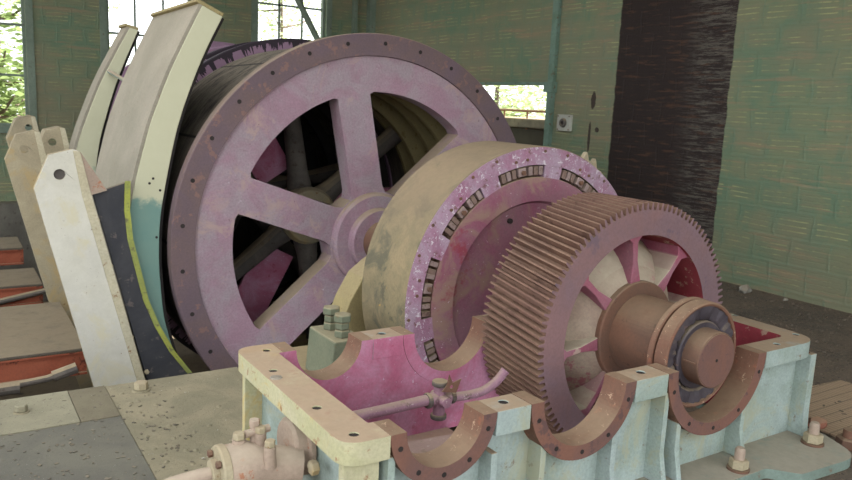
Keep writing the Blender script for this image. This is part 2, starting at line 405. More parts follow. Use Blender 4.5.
# steel column in the corner and the pipe column on the right wall, brace
bm = BM(); add_box(bm, XR-.14, XR, YB-.16, YB, ZF, 5.6); add_box(bm, XR-.5, XR-.42, YB-.12, YB, ZF, 5.6)
struct('trim_3', bm, M['winframe'])
bm = BM(); tube(bm, [(2.72, YB-.1, 3.5), (3.42, YB-.1, 2.35), (4.5, YB-.1, .6)], .07, 4); struct('trim_4', bm, M['winframe'])
bm = BM(); add_box(bm, XR-.07, XR, 6.64, 6.76, ZF, 5.6); add_box(bm, XR-.11, XR, 6.61, 6.80, 1.60, 1.76); add_box(bm, XR-.03, XR+.3, OY0-.05, OY1, OZ1-.04, OZ1)
struct('trim_5', bm, M['column'])
# socket box on the wall
t = thing('socket_box', 'square off-white electrical box with a round dark socket on the green wall', 'socket', (XR-.04, 6.34, 1.02))
bm = BM(); add_box(bm, XR-.05, XR, 6.20, 6.50, 1.02, 1.27); obj('plate', bm, M['white'], t, .008)
bm = BM(); lathe(bm, [(.035, 0), (.06, 0), (.07, .02), (.07, .035), (.035, .035)], (XR-.085, 6.35, 1.145), 'x', 24); obj('socket', bm, M['greysteel'], t)
bm = BM(); lathe(bm, [(.034, 0), (.034, .02)], (XR-.075, 6.35, 1.145), 'x', 24, False); obj('socket_hole_shade', bm, M['hole'], t)  # dark disc for the shade inside the socket
for dy in (-.12, .12):
    for dz in (-.1, .1):
        bm = BM(); lathe(bm, [(.01, 0), (.01, .012)], (XR-.062, 6.35+dy, 1.145+dz), 'x', 10, False); obj('screw', bm, M['rustdark'], t)

# outside ground
bm = BM(); add_box(bm, -60, 60, YB+.3, 70, -1.6, -1.2); add_box(bm, XR+.3, 60, -40, YB+.3, -1.6, -1.2); add_box(bm, -60, XR+.3, -40, -8, -1.6, -1.2); add_box(bm, -60, -9, -8, YB+.3, -1.6, -1.2)
struct('ground', bm, M['ground'])

# ------------------------------------------------------------------ gearbox housing
a1, a2, a3, a4, a5, a6 = -2.0, -1.612, -1.267, -.734, -.343, .343
SAD = [((a1+a2)/2, (a2-a1)/2), ((a3+a4)/2, (a4-a3)/2), (0, a6)]
RT = .075; ZB = -.64; T = .15; W0, W1 = 1.134, 1.30
XL0, XL1, XQ0, XQ1 = -2.285, -2.10, .82, .975
gb = thing('gearbox_housing', 'open lower half of a pale mint gearbox casing with rusty bearing saddles', 'gearbox', (-.6, .6, ZB))
def rail_c(sign, xin, xout, xs):
    """C-shaped end of the top rail as seen from above"""
    p = [(xs, 0), (xout, 0), (xout, W1), (xs, W1), (xs, W0), (xin, W0), (xin, T), (xs, T)]
    return fillet(p, [0, .19, .22, 0, 0, .05, .05, 0], 6)
def hole_pts(l): return [circ(x, y, .022, 14) for x, y in l]
dustpink = lambda c, n: 1 if (n.z < .5 and T-.002 < c.y < W0+.002 and XL1-.002 < c.x < XQ0+.002) else 0
for (nm, xin, xout, xs, holes) in (('top_rail', XL1, XL0, a1-RT, [(-2.2, .08), (-2.22, .39), (-2.22, .9), (-2.14, 1.2)]), ('top_rail', XQ0, XQ1, a6+RT, [(.62, .07), (.93, .14), (.96, .6), (.96, 1.0), (.6, 1.21)])):
    bm = BM(); add_prism(bm, [rail_c(0, xin, xout, xs)]+hole_pts(holes), -.10, 0, 'xy')
    obj(nm, bm, M['railtop'] if xin < 0 else M['mint'], gb, .006, mats=[M['red'] if xin > 0 else M['pinkdeep']], pred=dustpink)
for (x0, x1) in ((a2+RT, a3-RT), (a4+RT, a5-RT)):
    xc = (x0+x1)/2
    bm = BM(); add_prism(bm, [[(x0, 0), (x1, 0), (x1, T), (x0, T)], circ(xc, .085, .024, 14)], -.12, 0, 'xy'); obj('cap_pad', bm, M['mint'], gb, .006)
    bm = BM(); add_prism(bm, [[(x0, W0), (x1, W0), (x1, W1), (x0, W1)], circ(xc, W0+.08, .024, 14)], -.12, 0, 'xy'); obj('cap_pad', bm, M['mint'], gb, .006, mats=[M['pinkdeep']], pred=dustpink)
for x, y in [(-2.2, .08), (-2.22, .39), (-2.22, .9), (-2.14, 1.2), (.62, .07), (.93, .14), (.96, .6), (.96, 1.0), (.6, 1.21), ((a2+a3)/2, .085), ((a4+a5)/2, .085), ((a2+a3)/2, W0+.08), ((a4+a5)/2, W0+.08)]:
    bm = BM(); lathe(bm, [(.0235, -.045), (.0235, -.006)], (x, y, 0), 'z', 14, False); obj('bolt_hole_shade', bm, M['hole'], gb)  # dark plugs paint the shade down the bolt holes
# walls with round cut-outs
def wallpoly(x0, x1, ztop, zb, rr):
    p = [(x0, zb), (x0, ztop)]
    for cx, r in SAD:
        R = r+rr; a = math.degrees(math.asin(min(1, -ztop/R)))
        p += arc(cx, 0, R, 180+a, 360-a, 26)
    return p+[(x1, ztop), (x1, zb)]
bm = BM(); add_prism(bm, [wallpoly(XL1-.06, XQ1-.04, -.02, ZB, .04)], .10, T-.004, 'xz')
obj('near_wall', bm, M['mint'], gb, 0, mats=[M['pinkdeep']], pred=lambda c, n: 1 if n.y > .5 else 0)
bm = BM(); add_prism(bm, [wallpoly(XL1-.06, XQ1-.04, -.02, ZB, .04)], W0+.004, W0+.07, 'xz')
obj('far_wall', bm, M['mint'], gb, 0, mats=[M['pinkdeep']], pred=lambda c, n: 1 if n.y < -.5 else 0)
bm = BM(); add_box(bm, XL1-.07, XL1, T, W1-.1, ZB, -.10); obj('end_wall', bm, M['mint'], gb, 0, mats=[M['pinkdeep']], pred=lambda c, n: 1 if n.x > .5 else 0)
bm = BM(); add_box(bm, XQ0, XQ0+.07, T, W1-.1, ZB, -.10); obj('end_wall', bm, M['mint'], gb, 0, mats=[M['red']], pred=lambda c, n: 1 if n.x < -.5 else 0)
# saddles
for cx, r in SAD:
    R = r+RT
    loop = arc(cx, 0, r, 180, 360, 40)+arc(cx, 0, R, 360, 180, 40)
    for lo, hi, near in ((0, T, True), (W0, W1, False)):
        bm = BM(); add_prism(bm, [loop], lo, hi, 'xz')
        s = obj('bearing_saddle', bm, M['rust'], gb, .004, 25, mats=[M['rustflange'] if near else M['pinkdeep']], pred=lambda c, n: 1 if n.y < -.5 else 0)
        if near:
            for an in (197, 236, 270, 304, 343):
                bm = BM(); lathe(bm, [(.012, -.0015), (.012, .003)], (cx+(r+RT*.5)*math.cos(math.radians(an)), 0, (r+RT*.5)*math.sin(math.radians(an))), 'y', 12, False)
                obj('bolt_hole_shade', bm, M['hole'], s)  # flat dark disc, hole shade given by colour
# ribs on the near wall, flared at the foot
def rib(x, w, zt, yb=-.06, yt=.01):
    bm = BM(); add_prism(bm, [[(.12, ZB+.02), (.12, zt), (yt, zt), (yt, -.45), (yb, ZB+.02)]], x-w/2, x+w/2, 'yz'); obj('rib', bm, M['mint'], gb, .005)
for x, zt in ((-1.53, -.2), (-1.24, -.2), (-.77, -.2), (-.40, -.11), (-.28, -.3), (.28, -.3), (-2.06, -.1)): rib(x, .035, zt, -.03)
rib(XQ1-.04, .06, -.09, 0, .01)
for y in (.06, 1.2):
    bm = BM(); add_box(bm, XL0+.02, XL1, y-.02, y+.02, ZB, -.08); obj('rib', bm, M['railtop'], gb, .005)
for y in (.5, .9, 1.25):
    bm = BM(); add_box(bm, XQ0+.05, XQ1-.02, y-.02, y+.02, ZB, -.08); obj('rib', bm, M['mint'], gb, .005)
# corner webs that close the recesses at the right end
bm = BM(); add_box(bm, XQ0+.10, XQ1-.05, .03, .12, ZB, -.08); obj('corner_web', bm, M['rustdark'], gb, .01)
# foot flange
foot = fillet([(XL0-.02, .3), (XL0-.02, -.16), (.30, -.16), (.42, -.30), (XQ1-.02, -.33), (XQ1+.1, -.05), (XQ1+.1, 1.4), (XQ0, 1.4), (XQ0, .15), (XL1, .15)], [.02, .1, .05, .05, .2, .1, .05, .02, 0, 0], 6)
bm = BM(); add_prism(bm, [foot], ZF, ZB+.02, 'xy'); obj('foot_flange', bm, M['foot'], gb, .01)
bm = BM(); add_box(bm, XL1, -1.0, T, W0, ZB-.02, ZB+.01); obj('sump_plate', bm, M['pinkdeep'], gb)
# loose grey-pink guard plate seen between near saddle and pipe
def foundation_bolt(x, y, z, label, s=1.0):
    t = thing('foundation_bolt', label, 'bolt', (x, y, z), 'foundation bolts of the gearbox')
    bm = BM(); lathe(bm, [(.065*s, 0), (.065*s, .012)], (x, y, z), 'z', 24, False); obj('washer', bm, M['rustdark'], t)
    bm = BM(); hexa(bm, (x, y, z+.012), .055*s, .055*s); obj('nut', bm, M['creamold'], t)
    bm = BM(); lathe(bm, [(.030*s, 0), (.030*s, .11*s), (.022*s, .125*s)], (x, y, z+.012), 'z', 20, False); obj('stud', bm, M['valve'], t)
foundation_bolt(.87, -.09, ZB+.02, 'dusty hex nut and stud at the right corner of the gearbox foot')
foundation_bolt(.14, -.09, ZB+.02, 'dusty nut and stud at bottom edge below the largest bearing saddle', .95)
t = thing('rusty_bolt', 'rusty stud and nut in brick rubble outside the right end of the gearbox', 'bolt', (1.16, -.16, ZF))
bm = BM(); hexa(bm, (1.16, -.16, ZF), .075, .07); obj('nut', bm, M['rustdark'], t)
bm = BM(); lathe(bm, [(.045, 0), (.04, .12)], (1.16, -.16, ZF), 'z', 18, False); obj('stud', bm, M['rust'], t)
bm = BM(); lathe(bm, [(0.001, .006), (.026, .005), (.03, 0)], (-2.245, .80, 0), 'z', 20, False); add_box(bm, -2.27, -2.22, .795, .805, .004, .0075)
origin(tag(obj('screw_plug', bm, M['stone']), 'slotted pale screw plug in the ochre left rail of the gearbox', 'screw'), (-2.245, .80, 0))

# guard plate inside
bm = BM(); add_prism(bm, [fillet([(-1.95, .3), (-1.42, .26), (-1.28, .62), (-1.9, .68)], .04)], -.42, -.40, 'xy')
origin(tag(obj('baffle_plate', bm, M['pipe'], None, .004), 'dusty mauve baffle plate inside the casing under the pipe cross', 'plate'), (-1.6, .45, -.42))

# pipe with cross fitting inside the casing
t = thing('oil_pipe', 'mauve oil pipe with a cross fitting running along the pink casing wall', 'pipe', (-1.35, .8, -.27))
bm = BM(); tube(bm, smoothpath([(-2.10, .82, -.29), (-1.7, .8, -.275), (-1.36, .8, -.265)]), .030, 16); obj('pipe', bm, M['pipe'], t)
bm = BM(); tube(bm, smoothpath([(-1.24, .8, -.275), (-1.1, .8, -.285), (-1.0, .79, -.27), (-.93, .77, -.22), (-.88, .76, -.16)]), [.026]*24+[.028], 16); obj('pipe', bm, M['pipe'], t)
bm = BM(); tube(bm, [(-1.37, .8, -.268), (-1.23, .8, -.272)], .036, 18); tube(bm, [(-1.30, .8, -.36), (-1.30, .8, -.19)], .034, 18); tube(bm, [(-1.3, .72, -.27), (-1.3, .86, -.27)], .03, 18)
x = obj('cross_fitting', bm, M['pipe'], t, .003)
for z in (-.385, -.195):
    bm = BM(); lathe(bm, [(.042, 0), (.045, .006), (.045, .02), (.042, .026)], (-1.30, .8, z), 'z', 20, False); obj('collar', bm, M['greysteel'], x)
for xx in (-1.385, -1.235):
    bm = BM(); lathe(bm, [(.04, 0), (.043, .005), (.043, .02), (.04, .025)], (xx, .8, -.27), 'x', 20, False); obj('collar', bm, M['greysteel'], x)
bm = BM()
add_prism(bm, [[(-1.285, -.115), (-1.262, -.165), (-1.205, -.15), (-1.235, -.225), (-1.33, -.205), (-1.30, -.175)], circ(-1.268, -.188, .012, 10)], .735, .74, 'xz')
origin(tag(obj('torn_scrap', bm, M['rust']), 'torn brown scrap of sheet stuck on the cross fitting', 'scrap'), (-1.27, .737, -.2))

# ------------------------------------------------------------------ bull gear
g = thing('bull_gear', 'large rusty gear wheel with fine helical teeth and dusty magenta spokes', 'gear', (0, .85, -.8))
NTT = 112; RG, RR = .80, .757; GY0, GY1 = .588, 1.112; twist = -.088
bm = BM(); L = 8; prev = None; rings = []
prof = []
for k in range(NTT):
    for fr, r in ((.0, RR), (.22, RR), (.38, RG), (.62, RG), (.80, RR)): prof.append((2*PI*(k+fr)/NTT, r))
for i in range(L+1):
    f = i/L; y = GY0+(GY1-GY0)*f; tw = twist*(f-.0)*1.0
    rings.append([bm.verts.new((r*math.cos(a+tw), y, r*math.sin(a+tw))) for a, r in prof])
for A, B in zip(rings, rings[1:]):
    n = len(A)
    for k in range(n): bm.faces.new((A[k], A[(k+1) % n], B[(k+1) % n], B[k]))
RI = .605
for ring, y, tw, s in ((rings[0], GY0, 0, 1), (rings[-1], GY1, twist, -1)):
    n = len(ring); mid = [bm.verts.new((.715*math.cos(a+tw), y+s*.0, .715*math.sin(a+tw))) for a, r in prof]
    inn = [bm.verts.new((RI*math.cos(a+tw), y, RI*math.sin(a+tw))) for a, r in prof]
    dep = [bm.verts.new((RI*.995*math.cos(a+tw), .97, RI*.995*math.sin(a+tw))) for a, r in prof]
    for k in range(n):
        k2 = (k+1) % n
        bm.faces.new((ring[k], ring[k2], mid[k2], mid[k])); bm.faces.new((mid[k], mid[k2], inn[k2], inn[k])); bm.faces.new((inn[k], inn[k2], dep[k2], dep[k]))
obj('toothed_rim', bm, M['teeth'], g, 0, 30, mats=[M['gearface'], M['red']], pred=lambda c, n: 1 if abs(n.y) > .9 else (2 if math.hypot(c.x, c.z) < .64 else 0))
# web: cone leaning back from hub to rim, with small lightening holes as dark openings between spokes
bm = BM(); lathe(bm, [(.24, .64), (.30, .625), (.40, .69), (.52, .80), (.603, .93), (.603, 1.0), (.36, .86), (.24, .86)], (0, 0, 0), 'y', 96); obj('web', bm, M['gearweb'], g, 0, 50, mats=[M['red']], pred=lambda c, n: 1 if math.hypot(c.x, c.z) > .52 else 0)
for k in range(8):
    a = math.radians(7+45*k); mt = Matrix.Rotation(-a, 4, 'Y')
    bm = BM(); w0, w1 = .042, .018
    pts = [(.31, -w0), (.45, -w1), (.56, -w1-.004), (.61, -.075), (.61, .075), (.56, w1+.004), (.45, w1), (.31, w0)]
    add_prism(bm, [pts], .62, .98, 'xz')
    for v in bm.verts:
        if v.co.y < .7: v.co.y = .612
    bmesh.ops.transform(bm, matrix=mt, verts=bm.verts); obj('spoke', bm, M['gearpink'], g, .008)
bm = BM(); lathe(bm, [(.22, .598), (.312, .598), (.318, .606), (.318, .70), (.22, .76)], (0, 0, 0), 'y', 72); obj('hub', bm, M['rustdark'], g, .004)

# main shaft + bearing
s = thing('main_shaft', 'thick rusty main shaft whose round end faces the camera', 'shaft', (0, .03, -.16))
bm = BM(); lathe(bm, [(.001, .032), (.157, .029), (.160, .034), (.160, .245), (.232, .255), (.238, .265), (.238, .60), (.20, .60), (.20, 9.3), (.19, 9.4), (.001, 9.4)], (0, 0, 0), 'y', 72, False)
obj('shaft_body', bm, M['rustdark'], s, 0, 30)
bm = BM(); lathe(bm, [(.001, .0275), (.150, .0275), (.156, .034), (.001, .034)], (0, 0, 0), 'y', 64, False); e = obj('shaft_end', bm, M['rustflange'], s)
bm = BM(); lathe(bm, [(.009, .0255), (.009, .03)], (0, 0, 0), 'y', 14, False); obj('centre_hole_shade', bm, M['hole'], e)  # dark spot as the shade of the centre hole
bm = BM(); add_box(bm, -.165, -.15, .04, .12, -.004, .004); obj('key', bm, M['rust'], s)
b = thing('roller_bearing', 'rusty roller bearing packed with dark hardened grease on the shaft end', 'bearing', (0, .12, -.3))
bm = BM(); lathe(bm, [(.283, .125), (.295, .120), (.305, .128), (.305, .200), (.298, .206), (.268, .206)], (0, 0, 0), 'y', 80); obj('outer_race', bm, M['rust'], b, 0, 30)
bm = BM(); lathe(bm, [(.24, .216), (.300, .216), (.308, .222), (.308, .246), (.300, .254), (.24, .254)], (0, 0, 0), 'y', 80); obj('backing_ring', bm, M['rust'], b, 0, 30)
bm = BM(); lathe(bm, [(.195, .16), (.215, .14), (.25, .137), (.282, .134), (.284, .21), (.195, .21)], (0, 0, 0), 'y', 80)
for v in bm.verts: v.co.y += .006*math.sin(31*math.atan2(v.co.z, v.co.x))+.005*math.sin(13*math.atan2(v.co.z, v.co.x)+40*v.co.length)
obj('grease_packing', bm, M['grease'], b, 0, 60)
bm = BM(); lathe(bm, [(.158, .135), (.188, .132), (.196, .138), (.196, .21), (.158, .21)], (0, 0, 0), 'y', 80); obj('inner_race', bm, M['grease'], b, 0, 30)
bm = BM(); lathe(bm, [(.198, .16), (.215, .165), (.215, .21), (.198, .21)], (0, 0, 0), 'y', 80); obj('cage', bm, M['black'], b, 0, 30)

# ------------------------------------------------------------------ clutch drum (disc)
DY0, DY1, RD = 1.594, 2.19, 1.063
d = thing('clutch_drum', 'broad pink clutch drum with brown oily rim between gearbox and spoked wheel', 'clutch', (0, 1.9, -RD))
bm = BM(); lathe(bm, [(.935, DY0), (RD-.006, DY0), (RD, DY0+.008), (RD, DY1-.01), (RD-.01, DY1), (.935, DY1)], (0, 0, 0), 'y', 160)
obj('brake_rim', bm, M['brown'], d, 0, 30, mats=[M['pinkdisc']], pred=lambda c, n: 1 if n.y < -.7 and c.y < 1.7 else 0)
bm = BM(); lathe(bm, [(.20, DY0-.05), (.28, DY0-.05), (.30, DY0+.02), (.60, DY0+.05), (.66, DY0+.035), (.68, DY0+.005), (.845, DY0+.005), (.85, DY0+.012), (.85, DY0+.08), (.95, DY0+.08), (.95, DY1-.1), (.20, DY1-.1)], (0, 0, 0), 'y', 160)
obj('clutch_plate', bm, M['pinkface'], d, 0, 25, mats=[M['rustdark']], pred=lambda c, n: 1 if .848 < math.hypot(c.x, c.z) < .95 else 0)
for gi in range(10):
    A0 = 100+36*gi
    # bridge of the rim between block groups
    th0, th1 = A0+13, A0+23
    bm = BM(); add_prism(bm, [arc(0, 0, .845, th0, th1, 6)+arc(0, 0, .94, th1, th0, 6)], DY0+.004, DY0+.09, 'xz'); obj('bridge', bm, M['pinkdisc'], d)
    for k, da in enumerate((-10.6, -7.6, -4.9, 4.9, 7.6, 10.6)):
        a = math.radians(A0+da+random.uniform(-.4, .4)); mt = Matrix.Rotation(-a, 4, 'Y')
        bm = BM(); add_box(bm, .862, .925, DY0+.0, DY0+.085, -.017, .017, mt); obj('friction_block', bm, M['blockdark'] if k % 2 else M['block'], d, .004)
    a = math.radians(A0); mt = Matrix.Rotation(-a, 4, 'Y')
    bm = BM(); add_box(bm, .865, .925, DY0-.004, DY0+.05, -.034, .034, mt); br = obj('bracket', bm, M['block'], d, .006)
    bm = BM(); lathe(bm, [(.018, -.014), (.018, 0)], (.892*math.cos(a), DY0-.008, .892*math.sin(a)), 'y', 6, False); obj('bolt', bm, M['rustdark'], br)
    for rr, da in ((.975, -3), (.975, 3), (1.03, 12), (1.03, -12)):
        q = math.radians(A0+da); bm = BM(); lathe(bm, [(.011, -.006), (.011, .002)], (rr*math.cos(q), DY0, rr*math.sin(q)), 'y', 10, False); obj('rivet', bm, M['rustdark'], d)
bm = BM(); lathe(bm, [(.018, -.003), (.018, .02)], (-.05, DY0+.0, .76), 'y', 14, False)
bmesh.ops.translate(bm, verts=bm.verts, vec=(-.16, .006, -.22)); bmesh.ops.translate(bm, verts=bm.verts, vec=(0, .02, 0)); obj('drain_hole_shade', bm, M['hole'], d)  # hole shown by a dark disc, its shade is colour only

bm = BM(); add_prism(bm, [[(1.10, ZF), (1.0, .80), (1.0, .93), (1.04, .985), (1.07, .91), (1.12, .90), (1.145, .93), (1.17, .84), (1.22, .82), (1.25, .77), (1.30, .74), (1.36, ZF)]], 2.2, 2.25, 'xz')
origin(tag(obj('splintered_board', bm, M['creamold'], None, .004), 'splintered pale board end sticking up behind the clutch drum before the black band', 'board'), (1.2, 2.2, ZF))
# ------------------------------------------------------------------ hoist drum
YW = 3.953; RW = 1.945
h = thing('hoist_drum', 'huge pink spoked hoist drum wheel with a bolted purple brown rim', 'hoist drum', (0, 5, -RW))
def opening(ac):
    hw = .168; ro = 1.41; ri = .47
    pts = []
    l = math.radians(ac-30); r = math.radians(ac+30)    # neighbouring spoke axes
    # line offset hw inside from each spoke axis
    def on(ax, sgn, R):
        u = V((math.cos(ax), math.sin(ax))); n = V((-math.sin(ax), math.cos(ax)))*sgn
        return u*math.sqrt(R*R-hw*hw)+n*hw
    p0 = on(l, 1, ro); p1 = on(r, -1, ro); q1 = on(r, -1, ri); q0 = on(l, 1, ri)
    A0 = math.degrees(math.atan2(p0.y, p0.x)); A1 = math.degrees(math.atan2(p1.y, p1.x))
    if A1 < A0: A1 += 360
    B0 = math.degrees(math.atan2(q0.y, q0.x)); B1 = math.degrees(math.atan2(q1.y, q1.x))
    if B1 < B0: B1 += 360
    outer = arc(0, 0, ro, A0+1.8, A1-1.8, 20)
    f = lambda a, b, t: tuple(V(a)*(1-t)+V(b)*t)
    c1 = [f(p1, q1, .02), f(p1, q1, .055)]; c0 = [f(p0, q0, .055), f(p0, q0, .02)]
    inn = [f(q1, p1, .07)]+arc(0, 0, ri, B1-3, B0+3, 4)+[f(q0, p0, .07)]
    return outer+c1+inn+c0
SP0 = 100.8
opens = [opening(SP0+30+60*k) for k in range(6)]
bm = BM(); add_prism(bm, [circ(0, 0, 1.76, 160)]+opens, YW, YW+.20, 'xz')
obj('spoked_plate', bm, M['pink'], h, .012, 30)
bm = BM(); lathe(bm, [(1.737, YW-.004), (1.742, YW-.022), (RW-.006, YW-.022), (RW, YW-.016), (RW, YW+.10), (1.74, YW+.10)], (0, 0, 0), 'y', 200)
ring = obj('outer_ring', bm, M['purple'], h, 0, 30)
for k in range(30):
    a = math.radians(16.3+12.08*k); x, z = 1.858*math.cos(a), 1.858*math.sin(a)
    bm = BM()
    if k in (17, 18, 19): hexa(bm, (x, YW-.05, z), .026, .03, 'y'); obj('ring_bolt', bm, M['purple'], ring)
    else: lathe(bm, [(.019, -.003), (.019, .0)], (x, YW-.022, z), 'y', 12, False); obj('ring_hole_shade', bm, M['hole'], ring)  # ring holes are flat dark discs, shade painted on
bm = BM(); lathe(bm, [(.20, YW-.16), (.30, YW-.16), (.315, YW-.14), (.32, YW-.08), (.43, YW-.07), (.455, YW-.045), (.46, YW+.01), (.46, YW+.26), (.20, YW+.26)], (0, 0, 0), 'y', 80)
obj('hub', bm, M['pink'], h, 0, 25)
# timber track and far flanges
bm = BM(); lathe(bm, [(1.70, YW+.10), (1.88, YW+.10), (1.86, 5.80), (1.70, 5.80)], (0, 0, 0), 'y', 160); obj('timber_lagging', bm, M['lagging'], h, 0, 40)
for i, (y, R) in enumerate(((5.80, 1.985), (6.35, 1.985), (7.35, 1.98), (8.85, 2.09))):
    bm = BM(); lathe(bm, [(1.58, y), (R-.01, y), (R, y+.012), (R, y+.10), (1.58, y+.10)], (0, 0, 0), 'y', 160); obj('flange_ring', bm, M['drip'], h, 0, 30)
bm = BM(); lathe(bm, [(1.60, 5.9), (1.80, 5.9), (1.80, 8.85), (1.60, 8.85)], (0, 0, 0), 'y', 120); obj('rope_barrel', bm, M['lagging'], h, 0, 40)
# stiffening rings inside the barrel
for y, r0 in ((4.35, 1.52), (4.6, 1.47), (5.0, 1.50), (5.35, 1.44), (5.75, 1.50), (6.4, 1.46), (7.2, 1.48), (8.0, 1.46)):
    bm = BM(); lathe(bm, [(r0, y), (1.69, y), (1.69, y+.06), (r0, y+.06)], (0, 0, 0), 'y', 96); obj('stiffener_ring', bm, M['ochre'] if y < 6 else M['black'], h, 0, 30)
# inner spiders
for si, (y, rot, mt_) in enumerate(((5.70, 98, 'greysteel'), (7.9, 70, 'greysteel'))):
    bm = BM(); lathe(bm, [(.2, y-.25), (.30, y-.25), (.33, y-.2), (.33, y+.12), (.2, y+.12)], (0, 0, 0), 'y', 48)
    sp = obj('inner_spider', bm, M['creamold'], h, 0, 30)
    for k in range(6):
        a = math.radians(rot+60*k)
        bm = BM(); tube(bm, [(r*math.cos(a), y, r*math.sin(a)) for r in (.28, .5, 1.1, 1.68)], [.15, .12, .10, .13], 14)
        obj('inner_spoke', bm, M[mt_], sp)
        if k % 2 == 0:
            b_ = a+.42; m2 = Matrix.Rotation(-b_, 4, 'Y'); bm = BM(); add_box(bm, .5, 1.65, y+.15, y+.2, -.22, .22, m2); obj('inner_panel', bm, M['pinkdeep'], sp)
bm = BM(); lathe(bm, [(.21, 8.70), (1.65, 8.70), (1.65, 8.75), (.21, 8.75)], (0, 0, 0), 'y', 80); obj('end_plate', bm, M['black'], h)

# ------------------------------------------------------------------ bearing pedestal between clutch and drum
p_ = thing('bearing_pedestal', 'sage green bearing foot with two hex bolts behind the pink casing wall', 'pedestal', (-1.2, 2.2, ZF))
bm = BM(); add_box(bm, -1.75, -1.05, 1.55, 2.65, ZF, -.52); obj('sole_plate', bm, M['ochre'], p_, .01)
bm = BM(); add_prism(bm, [[(-1.49, -.52), (-1.46, -.22), (-1.24, -.22), (-1.10, -.40), (-1.06, -.52)]], 1.78, 2.18, 'xz'); obj('bolt_boss', bm, M['green'], p_, .012)
for x, y in ((-1.36, 1.88), (-1.35, 2.07)):
    bm = BM(); hexa(bm, (x, y, -.22), .055, .05); hexa(bm, (x, y, -.165), .05, .045); lathe(bm, [(.032, 0), (.032, .12)], (x, y, -.2), 'z', 16, False); k_ = obj('hex_nut', bm, M['green'], p_, .003)
    bm = BM(); hexa(bm, (x, y, -.115), .062, .05); obj('bolt_head', bm, M['green'], k_, .004)
bm = BM(); add_prism(bm, [[(-1.16, -.55), (-1.10, -.382), (-1.015, -.159), (-.911, .017), (-.80, .10), (-.3, .40), (-.2, .44), (.2, .44), (.6, .4), (1.2, -.55)], circ(0, 0, .215, 40)], 2.45, 2.70, 'xz'); obj('pedestal_body', bm, M['ochre'], p_, .01)
# ------------------------------------------------------------------ brake gear
BR = 'brake posts beside the drum'
def channel_post(y, pts, hole, label, width=.30, mat='cream', hr=.042):
    """pentagonal-headed channel: face plate with side flanges running back"""
    x0 = sum(p[0] for p in pts)/len(pts)
    t = thing('brake_post', label, 'brake post', (pts[-1][0], y, -2.5), BR)
    bm = BM(); add_prism(bm, [pts, circ(hole[0], hole[1], hr, 20)], y, y+.02, 'xz'); obj('face_plate', bm, M[mat], t, .004)
    n = len(pts)
    bm = BM()
    for i in range(n-1):                              # flange along every edge but the foot
        a = V(pts[i]); b = V(pts[i+1]); dn = (b-a).normalized(); nn = V((dn.y, -dn.x))*.015
        add_prism(bm, [[tuple(a), tuple(b), tuple(b+nn), tuple(a+nn)]], y+.02, y+width, 'xz')
    obj('side_flange', bm, M['creamold'], t, .003)
    # angle iron down the right-hand edge
    a = V(pts[-4]); b = V(pts[-2]); c = V(pts[-1]); off = V((-.065, -.01))
    bm = BM(); add_prism(bm, [[tuple(a), pts[-3], tuple(b), tuple(c), tuple(c+off), tuple(b+off), tuple(V(pts[-3])+off), (a.x-.05, a.y+.005)]], y-.012, y+.002, 'xz'); obj('edge_angle', bm, M['edge'], t, .003)
    # rivets down the right-hand edge
    a = V(pts[-2]); b = V(pts[-1]); L_ = (b-a).length
    for k in range(int(L_/.16)):
        q = a+(b-a)*((k+.5)*.16/L_); 
        if q.y < -1.25: break
        bm = BM(); lathe(bm, [(.013, -.010), (.016, -.002), (.016, 0)], (q.x-.035, y-.012, q.y+.0), 'y', 10, False); obj('rivet', bm, M['rust'], t)
    return t
p1 = [(-2.18, -2.5), (-2.56, -1.12), (-2.85, .14), (-2.94, .54), (-2.83, .80), (-2.66, .845), (-2.61, .83), (-2.54, .49), (-2.16, -1.10), (-1.82, -2.5)]
t = channel_post(4.0, p1, (-2.76, .65), 'cream riveted brake post, nearest and brightest, dark board on its right', .09)
bm = BM(); add_prism(bm, [[(-2.61, .83), (-2.42, .52), (-2.54, .485)]], 3.995, 4.01, 'xz'); obj('gusset', bm, M['valve'], t)
bm = BM(); lathe(bm, [(.041, 0), (.041, .01)], (-2.76, 4.024, .65), 'y', 20, False); obj('pin_end', bm, M['greysteel'], t)
def shift(pts, dx, dz, s=1.0, px=-2.7, pz=.6): return [(px+(x-px)*s+dx, pz+(z-pz)*s+dz) for x, z in pts]
channel_post(6.45, shift(p1, -.03, .02), (-2.79, .67), 'aged cream brake post directly behind the nearest one, hole near its top', .12, 'creamold')
channel_post(7.0, shift(p1, .29, .06, .9), (-2.46, .71), 'short aged cream post head between the nearest post and the small shoe', .3, 'creamold')
channel_post(8.7, shift(p1, .15, .1), (-2.54, .79), 'farthest aged cream post head, topmost of the cluster just below the left window', .3, 'creamold')
# dark board with yellow edge
BC = [(-2.235, .59), (-2.245, .35), (-2.225, .11), (-2.18, -.10), (-2.11, -.42), (-2.02, -.66), (-1.90, -.90), (-1.75, -1.12), (-1.62, -1.3)]
bd = thing('dark_board', 'dark slate coloured board with a curved yellow green edge on the brake post', 'board', (-2.3, 4.0, -1.3))
bm = BM(); add_prism(bm, [[(-2.09, -1.3), (-2.142, -1.10), (-2.522, .49)]+BC], 4.025, 4.085, 'xz'); obj('board', bm, M['navy'], bd, .004)
bm = BM(); inner = [(x-.045, z) for x, z in BC]; add_prism(bm, [BC[:-1]+inner[:-1][::-1]], 4.017, 4.026, 'xz'); obj('painted_edge', bm, M['yellow'], bd)
for x, z in ((-2.50, .28), (-2.41, -.1), (-2.26, -.72), (-2.14, -1.05)):
    bm = BM(); hexa(bm, (x, 4.0, z), .022, .026, 'y'); obj('bolt', bm, M['creamold'], bd)

